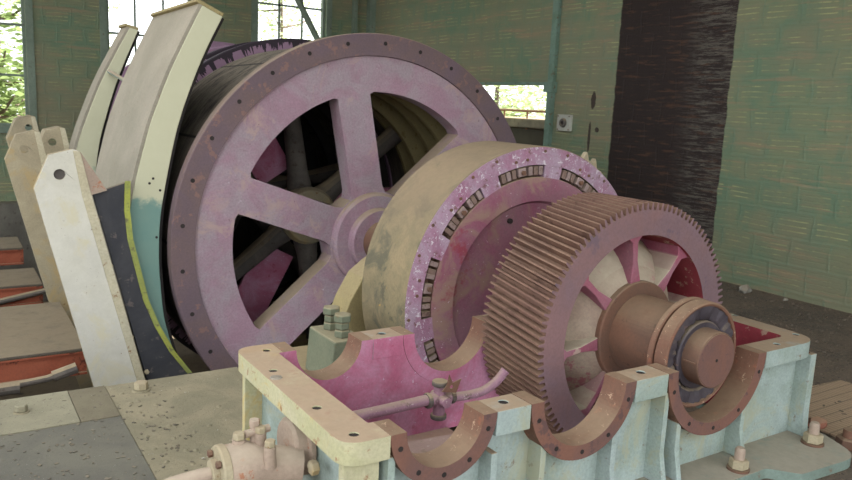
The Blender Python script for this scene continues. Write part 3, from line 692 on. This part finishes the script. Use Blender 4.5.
def shoe(y0, y1, inner, outer, label, fl=.06):
    """curved brake shoe: web plate, outer skin and lining skin"""
    t = thing('brake_shoe', label, 'brake shoe', (outer[-1][0], y0, outer[-1][1]), 'brake shoes beside the drum')
    I = [(p.x, p.y) for p in smoothpath([(a, b, 0) for a, b in inner], 5)]; O = [(p.x, p.y) for p in smoothpath([(a, b, 0) for a, b in outer], 5)]
    def skin(L, th):
        out = []
        for i, p in enumerate(L):
            d_ = (V(L[min(i+1, len(L)-1)])-V(L[max(i-1, 0)])).normalized(); n_ = V((-d_.y, d_.x)); out.append(tuple(V(p)+n_*th))
        return L+out[::-1]
    bm = BM(); add_prism(bm, [I+O[::-1]], y0, y0+.04, 'xz'); w = obj('web_plate', bm, M['shoe'], t, .006)
    bm = BM(); add_prism(bm, [I+O[::-1]], y1-.04, y1, 'xz'); obj('web_plate', bm, M['shoe'], t)
    bm = BM(); add_prism(bm, [skin(O, -.03)], y0+.004, y1-.004, 'xz'); obj('outer_skin', bm, M['beige'], t, .004)
    bm = BM(); add_prism(bm, [skin(I, .03)], y0+.04, y1-.04, 'xz'); obj('lining', bm, M['black'], t)
    a, b = V(O[0]), V(I[0])
    u = (b-a).normalized(); nrm = V((-u.y, u.x)); nrm = nrm if nrm.y > 0 else -nrm
    a_ = a-u*fl
    bm = BM(); add_prism(bm, [[tuple(a_), tuple(b), tuple(b+nrm*.03), tuple(a_+nrm*.03)]], y0, y1, 'xz'); obj('end_flange', bm, M['ochre'], t, .004)
    return t, w
IN = [(-1.45, 1.965), (-1.60, 1.66), (-1.73, 1.34), (-1.84, 1.0), (-1.93, .586), (-1.985, .25), (-2.0, -.1), (-1.985, -.4), (-1.955, -.66), (-1.85, -1.06), (-1.68, -1.5)]
OU = [(-1.62, 2.04), (-1.76, 1.76), (-1.90, 1.46), (-1.99, 1.23), (-2.07, 1.0), (-2.185, .56), (-2.25, .2), (-2.27, -.1), (-2.25, -.5), (-2.13, -1.1), (-1.95, -1.55)]
sh, wp = shoe(4.10, 5.72, IN, OU, 'tall curved brake shoe, beige back and cream to teal side, nearest the camera')
for x, z in ((-2.07, .56), (-1.985, .50), (-2.02, .10), (-2.04, .60)):
    bm = BM(); lathe(bm, [(.011, -.002), (.011, .001)], (x, 4.10, z), 'y', 10, False); obj('bolt_hole_shade', bm, M['hole'], wp)  # shallow dark discs paint the shade of holes in the web
for y, z in ((4.75, 1.72), (4.55, 1.58), (5.2, 1.66), (4.35, 1.30)):
    pass
shoe(6.6, 6.95, [(-1.60, 1.98), (-1.72, 1.70), (-1.84, 1.40), (-1.95, 1.05), (-2.04, .70), (-2.10, .2), (-2.1, -.4), (-1.95, -1.2)], [(-1.69, 2.0), (-1.84, 1.72), (-2.00, 1.40), (-2.13, 1.08), (-2.26, .70), (-2.36, .2), (-2.36, -.4), (-2.2, -1.2)], 'small far curved brake shoe, pale cream, left of the tall one')
bm = BM(); tube(bm, [(-1.93, 6.58, 1.52), (-1.62, 6.2, 1.30)], .022, 4)
origin(tag(obj('tie_bar', bm, M['mint']), 'short pale tie bar crossing behind the tall shoe towards the far shoe', 'bar'), (-1.93, 6.58, 1.52))

# ------------------------------------------------------------------ stepped beams at left with planks
for i, (y0, y1, lab) in enumerate(((4.42, 6.10, 'grey plank landing, nearest and widest'), (7.0, 7.9, 'grey plank landing in the middle'), (9.3, 10.2, 'dim grey plank landing farthest back'))):
    x1 = -2.55 if i == 0 else -2.62
    o = bpy.data.objects
    bm = BM(); add_box(bm, -4.9, x1, y0, y1, -.93, -.90)
    origin(tag(obj('plank_landing', bm, M['plank'], None, .008), lab+', left of the brake posts', 'landing'), (-3.7, (y0+y1)/2, -.93))
    t = thing('steel_beam', ('nearest', 'middle', 'farthest')[i]+' red oxide steel beam under a plank landing at left', 'beam', (-3.7, y0, -1.14))
    bm = BM(); add_box(bm, -4.9, x1, y0+.03, y0+.05, -1.12, -.93); add_box(bm, -4.9, x1, y0, y0+.12, -.945, -.93); add_box(bm, -4.9, x1, y0, y0+.12, -1.14, -1.12); obj('web_and_flanges', bm, M['oxide'], t)
    bm = BM(); add_box(bm, -5.2, -4.9, y0, y0+.15, -2.5, -.93); obj('beam_foot', bm, M['oxide'], t)
bm = BM(); tube(bm, [(-3.14, 4.05, -1.02), (-2.9, 4.05, -1.0), (-2.70, 4.05, -.95)], .028, 10); tube(bm, [(-2.86, 4.05, -.99), (-2.68, 4.05, -.94)], .045, 10); tube(bm, [(-3.9, 4.05, -1.04), (-3.1, 4.05, -1.04)], .05, 10)
origin(tag(obj('pull_rod', bm, M['greysteel']), 'dusty jointed brake pull rod in the dark gap below the red beam', 'rod'), (-3.0, 4.05, -1.05))
bm = BM(); tube(bm, [(-3.1, 7.0, -1.08), (-2.6, 7.0, -.99)], .035, 10)
origin(tag(obj('pull_rod', bm, M['greysteel']), 'thin grey rod lying in front of the middle red beam', 'rod'), (-2.8, 7.0, -1.05))

# ------------------------------------------------------------------ deck plates
DZ = -.645
def plate(x0, x1, y0, y1, mat, label, z=DZ, pts=None):
    bm = BM(); add_prism(bm, [pts or [(x0, y0), (x1, y0), (x1, y1), (x0, y1)]], ZF, z, 'xy')
    t = thing('deck_plate', label, 'deck plate', ((x0+x1)/2, (y0+y1)/2, ZF), 'dusty deck plates'); obj('plate', bm, M[mat], t, .003); return t
big = plate(-2.685, -1.2, -2, 2.75, 'deck1', 'riveted tan dusty deck plate beside the gearbox, nearest its left end', pts=[(-2.685, -2), (-2.36, -2), (-2.36, 1.42), (-1.78, 1.42), (-1.78, 2.74), (-2.685, 2.74)])
plate(-5.2, -2.688, -2, 2.197, 'deck2', 'largest grey green dusty deck plate in the lower left corner')
plate(-5.2, -2.913, 2.20, 2.75, 'deck3', 'long pale dusty deck strip along the pit edge at left', -.64)
plate(-2.91, -2.688, 2.20, 2.75, 'deck4', 'small brownish deck patch between the pale strip and the riveted plate', -.642)
random.seed(11)
for k in range(30):
    x = -2.60+.12*(k % 2)+random.uniform(-.02, .02); y = .75+.09*k
    if k > 20: x = random.uniform(-2.60, -1.85); y = random.uniform(1.5, 2.66)
    bm = BM(); lathe(bm, [(.001, .007), (.011, .005), (.016, 0)], (x, y, DZ), 'z', 12, False); obj('rivet_head', bm, M['deck1'], big)
def hex_bolt(x, y, label, s=1, mat='creamold'):
    t = thing('deck_bolt', label, 'bolt', (x, y, DZ))
    bm = BM(); lathe(bm, [(.06*s, 0), (.055*s, .012)], (x, y, DZ), 'z', 20, False); obj('washer', bm, M['deck1'], t)
    bm = BM(); hexa(bm, (x, y, DZ+.012), .046*s, .05*s); obj('bolt_head', bm, M[mat], t, .004)
hex_bolt(-2.49, 2.56, 'dusty hexagonal bolt head near the foot of the cream brake post')
hex_bolt(-3.20, 2.50, 'dusty nut on the pale deck strip at the left edge', .8, 'deck3')
# debris flakes on the deck
bm = BM(); random.seed(5)
for k in range(520):
    x = random.uniform(-3.5, -2.38); y = random.uniform(.6, 2.7); s_ = random.uniform(.002, .007); a = random.uniform(0, PI)
    if x > -2.42 and y < 1.4: continue
    mt = Matrix.Translation((x, y, DZ+s_*.35)) @ Matrix.Rotation(a, 4, 'Z') @ Matrix.Rotation(random.uniform(-.5, .5), 4, 'X')
    add_box(bm, -s_*1.6, s_*1.6, -s_, s_, -s_*.4, s_*.4, mt)
tag(obj('grit', bm, M['deckgrit']), 'scattered dark grit and flakes on the dusty deck plates', 'debris', kind='stuff')
bm = BM(); random.seed(6)
for k in range(900):
    x = random.uniform(1.15, 4.55); y = random.uniform(-1.0, 3.2); s_ = random.uniform(.004, .013); a = random.uniform(0, PI)
    mt = Matrix.Translation((x, y, ZF+s_*.4)) @ Matrix.Rotation(a, 4, 'Z') @ Matrix.Rotation(random.uniform(-.6, .6), 4, 'X')
    add_box(bm, -s_*1.4, s_*1.4, -s_, s_, -s_*.6, s_*.6, mt)
tag(obj('rubble', bm, M['ground']), 'fine brown rubble strewn over the floor beside the green wall', 'rubble', kind='stuff')
def rock(x, y, z, s, mat, label, cat='stone', name='stone', sx=1.2, grp=None):
    bm = BM(); bmesh.ops.create_icosphere(bm, subdivisions=2, radius=s)
    random.seed(int(abs(x*991+y*77)))
    for v in bm.verts: v.co *= random.uniform(.72, 1.12); v.co.x *= sx; v.co.z = max(v.co.z*.85, -s*.45)
    bmesh.ops.translate(bm, verts=bm.verts, vec=(x, y, z+s*.42)); o = obj(name, bm, M[mat], None, 0, 20)
    return origin(tag(o, label, cat, grp), (x, y, z))
rock(4.35, 2.80, ZF, .075, 'stone', 'pale grey stone at the foot of the green wall')
rock(4.45, 2.35, ZF, .03, 'stone', 'little pale chip of stone right of the bigger stone by the wall')
for k, (x, y) in enumerate(((1.06, .18), (1.22, .12), (1.20, -.34), (1.32, -.22), (1.02, -.42))):
    rock(x+.06, y, ZF, .045+.012*(k % 3), 'brickred', ('broken brick lump just behind the gearbox corner post', 'flat broken brick lump behind the rusty stud', 'brick lump at the lower right edge below the rusty stud', 'brick lump right of the rusty stud', 'small brick lump beside the round end of the gearbox foot')[k], 'brick', 'brick_fragment', 1.5, 'brick fragments at the gearbox corner')
bm = BM(); add_prism(bm, [fillet([(1.22, -.35), (2.3, -.6), (2.35, .55), (1.28, .62)], .04)], ZF, ZF+.012, 'xy')
origin(tag(obj('floor_mat', bm, M['mat']), 'tan ribbed mat lying on the floor right of the gearbox', 'mat'), (1.7, .1, ZF))

# ------------------------------------------------------------------ pump / valve on the left end
v = thing('oil_pump', 'dusty pinkish oil pump with flanged pipe on the left end of the gearbox', 'pump', (-2.5, .5, ZB+.02))
bm = BM(); tube(bm, smoothpath([(-3.05, .62, -.42), (-2.85, .60, -.30), (-2.70, .58, -.265), (-2.60, .57, -.26)]), .035, 16); obj('inlet_pipe', bm, M['valve'], v)
bm = BM(); lathe(bm, [(.045, -.03), (.055, -.028), (.055, 0), (.108, 0), (.113, .008), (.113, .035), (.106, .04), (.05, .04)], (-2.60, .57, -.25), 'x', 32, False); fl = obj('flange', bm, M['creamold'], v, 0, 30)
for k in range(4):
    a = PI/4+k*PI/2; bm = BM(); hexa(bm, (-2.622, .57+.085*math.cos(a), -.25+.085*math.sin(a)), .017, .02, 'x'); obj('flange_bolt', bm, M['rustdark'], fl)
bm = BM(); tube(bm, [(-2.57, .57, -.25), (-2.48, .56, -.25), (-2.40, .55, -.26), (-2.24, .50, -.28)], [.105, .115, .095, .085], 24); tube(bm, [(-2.5, .55, -.60), (-2.5, .55, -.3)], [.09, .07], 20); obj('pump_body', bm, M['valve'], v, 0, 40)
bm = BM(); tube(bm, [(-2.50, .30, -.36), (-2.36, .28, -.36), (-2.20, .26, -.36)], [.07, .075, .075], 22); tube(bm, [(-2.62, .32, -.36), (-2.48, .30, -.36)], .05, 18); obj('outlet_pipe', bm, M['valve'], v, 0, 40)
for (x, y, z, r_) in ((-2.50, .58, -.16, .03), (-2.41, .56, -.14, .026), (-2.40, .47, -.17, .026)):
    bm = BM(); lathe(bm, [(r_*1.2, -.06), (r_, 0), (r_, .035)], (x, y, z), 'z', 16, False); st = obj('stud', bm, M['valve'], v)
    bm = BM(); hexa(bm, (x, y, z+.035), r_*.95, .03); obj('nut', bm, M['creamold'], st, .003)
bm = BM(); lathe(bm, [(.020, 0), (.020, .075)], (-2.43, .58, -.15), 'z', 14, False); tube(bm, [(-2.475, .57, -.105), (-2.36, .59, -.105)], .018, 12); hexa(bm, (-2.43, .58, -.075), .024, .028); obj('tee_fitting', bm, M['valve'], v)
bm = BM(); lathe(bm, [(.03, -.09), (.11, -.085), (.125, -.07), (.13, -.03), (.15, -.02), (.15, 0)], (-2.18, .62, -.22), 'x', 36, False); cv = obj('round_cover', bm, M['valve'], v, 0, 30)
for (y, z) in ((.36, -.22), (.20, -.30)):
    bm = BM(); hexa(bm, (-2.26, y, z), .034, .035, 'x'); obj('cover_bolt', bm, M['creamold'], cv, .003)
bm = BM(); add_box(bm, -2.56, -2.36, .42, .68, ZF+.08, -.54); obj('pump_foot', bm, M['valve'], v, .01)

for o_ in [v]: o_.location.z -= .04

# ------------------------------------------------------------------ outside the side opening
t = thing('rusty_machine', 'dark rusty machine with a railing outside the low wall opening', 'machine', (6.4, 8.5, -1.2))
bm = BM(); add_box(bm, 5.9, 7.6, 7.4, 10.5, -1.2, .98); obj('machine_body', bm, M['black'], t, .03)
bm = BM(); add_box(bm, 5.8, 7.7, 7.3, 10.6, .98, 1.16); obj('machine_lid', bm, M['greysteel'], t, .03)
bm = BM(); tube(bm, [(5.9, 7.4, 1.30), (5.9, 10.6, 1.30)], .025, 8)
for y in (7.4, 8.1, 8.8, 9.5): tube(bm, [(5.9, y, .95), (5.9, y, 1.30)], .02, 8)
obj('railing', bm, M['rust'], t)
bm = BM(); add_box(bm, 5.0, 5.16, 7.12, 7.24, -1.2, 1.02); origin(tag(obj('blue_post', bm, M['navy'], None, .01), 'short blue grey post just outside the right side of the opening', 'post'), (5.08, 7.18, -1.2))

# ------------------------------------------------------------------ trees outside
def tree(x, y, hgt, spread, leaf, label, base=-1.2, lean=0, nleaf=4000, low=.25, tr=.16, thin=1.0):
    random.seed(int(abs(x*37+y*11)))
    t = thing('tree', label, 'tree', (x, y, base), 'trees outside the windows')
    bm = BM(); top = base+hgt
    trunk = smoothpath([(x, y, base), (x+lean*.3, y, base+hgt*.25), (x+lean*.45+.1, y+.1, base+hgt*.45), (x+lean, y, base+hgt*.85)], 5)
    n = len(trunk); tube(bm, trunk, [tr*(1-.75*i/n) for i in range(n)], 10); obj('trunk', bm, M['bark'], t)
    clumps = []
    for k in range(16):
        i = random.randint(int(n*low)+1, n-1); a = random.uniform(0, 2*PI); L_ = spread*random.uniform(.35, 1)
        p = trunk[i]; e = p+V((math.cos(a)*L_, math.sin(a)*L_, random.uniform(.0, .5)*L_))
        bm = BM(); tube(bm, [p, (p+e)/2+V((0, 0, -.1)), e], [tr*.35, tr*.25, tr*.08], 7); obj('branch', bm, M['bark'], t)
        clumps += [e, (p+e)/2]
    bm = BM()
    for k in range(nleaf):
        c = random.choice(clumps); d_ = V((random.gauss(0, 1), random.gauss(0, 1), random.gauss(0, .8)))*spread*.22*thin
        q = c+d_; s_ = random.uniform(.07, .15)
        mt = Matrix.Translation(q) @ Matrix.Rotation(random.uniform(0, 6.3), 4, 'Z') @ Matrix.Rotation(random.uniform(-1.2, 1.2), 4, 'X')
        vs = [bm.verts.new(mt @ V(p)) for p in ((-s_, 0, 0), (0, -s_*.45, .01), (s_, 0, 0), (0, s_*.45, .01))]; bm.faces.new(vs)
    o = obj('foliage', bm, leaf, t); o['kind'] = 'stuff'
tree(-2.72, 15.6, 6.5, 1.7, M['leaf1'], 'grey trunked leaning tree close outside the left window', lean=.35, nleaf=2600, low=.3, tr=.17)
tree(-7.2, 21, 8, 2.6, M['leaf2'], 'pale green tree behind the leaning one at the far left', nleaf=4200, low=.15)
tree(-3.0, 26, 8.5, 2.8, M['leaf2'], 'broad pale tree filling the left window behind the trunk', nleaf=4500, low=.1)
tree(-.2, 27, 7.2, 2.3, M['leaf2'], 'low pale tree seen through the middle window', nleaf=2400, low=.1)
tree(5.0, 23, 7.5, 2.2, M['leaf1'], 'green tree seen through the right end window', nleaf=3600, low=.15)
tree(8.2, 27, 7.8, 2.6, M['leaf2'], 'lighter tree at the right side of the end window', nleaf=3600, low=.1)
tree(13.0, 19, 6.5, 2.8, M['leaf2'], 'pale bushy tree beyond the low side opening', nleaf=5200, low=.02)
tree(19.5, 21, 5.5, 2.6, M['leaf1'], 'green bushy tree at the right of the low side opening', nleaf=4500, low=.02)

# ------------------------------------------------------------------ light and camera
w = bpy.data.worlds.new('World'); S.world = w; w.use_nodes = True
bg = w.node_tree.nodes['Background']; bg.inputs[0].default_value = (.93, .97, 1.0, 1); bg.inputs[1].default_value = 2.0
sun = bpy.data.lights.new('sun', 'SUN'); sun.energy = 14; sun.angle = .03; sun.color = (1, .96, .88)
so = bpy.data.objects.new('sun', sun); COL.objects.link(so); so.rotation_euler = V((1, -.15, .75)).to_track_quat('Z', 'Y').to_euler()

f, yaw, pitch, roll = 756.906, 0.574581, 0.174963, 0.046843
cam = bpy.data.cameras.new('camera'); co = bpy.data.objects.new('camera', cam); COL.objects.link(co)
cy, sy, cp, sp = math.cos(yaw), math.sin(yaw), math.cos(pitch), math.sin(pitch)
F = V((sy*cp, cy*cp, -sp)); R = V((cy, -sy, 0)); U = R.cross(F)
R2 = R*math.cos(roll)+U*math.sin(roll); U2 = -R*math.sin(roll)+U*math.cos(roll)
cam.dof.use_dof = True; cam.dof.focus_distance = 4.6; cam.dof.aperture_fstop = 4
co.matrix_world = Matrix(((R2.x, U2.x, -F.x, -3.531118), (R2.y, U2.y, -F.y, -2.437585), (R2.z, U2.z, -F.z, 1.300725), (0, 0, 0, 1)))
cam.sensor_width = 36; cam.lens = f*36/852; cam.clip_end = 500
S.camera = co
S.view_settings.view_transform = 'Standard'; S.view_settings.look = 'None'; S.view_settings.gamma = 1; S.view_settings.use_curve_mapping = False
S.view_settings.exposure = .68
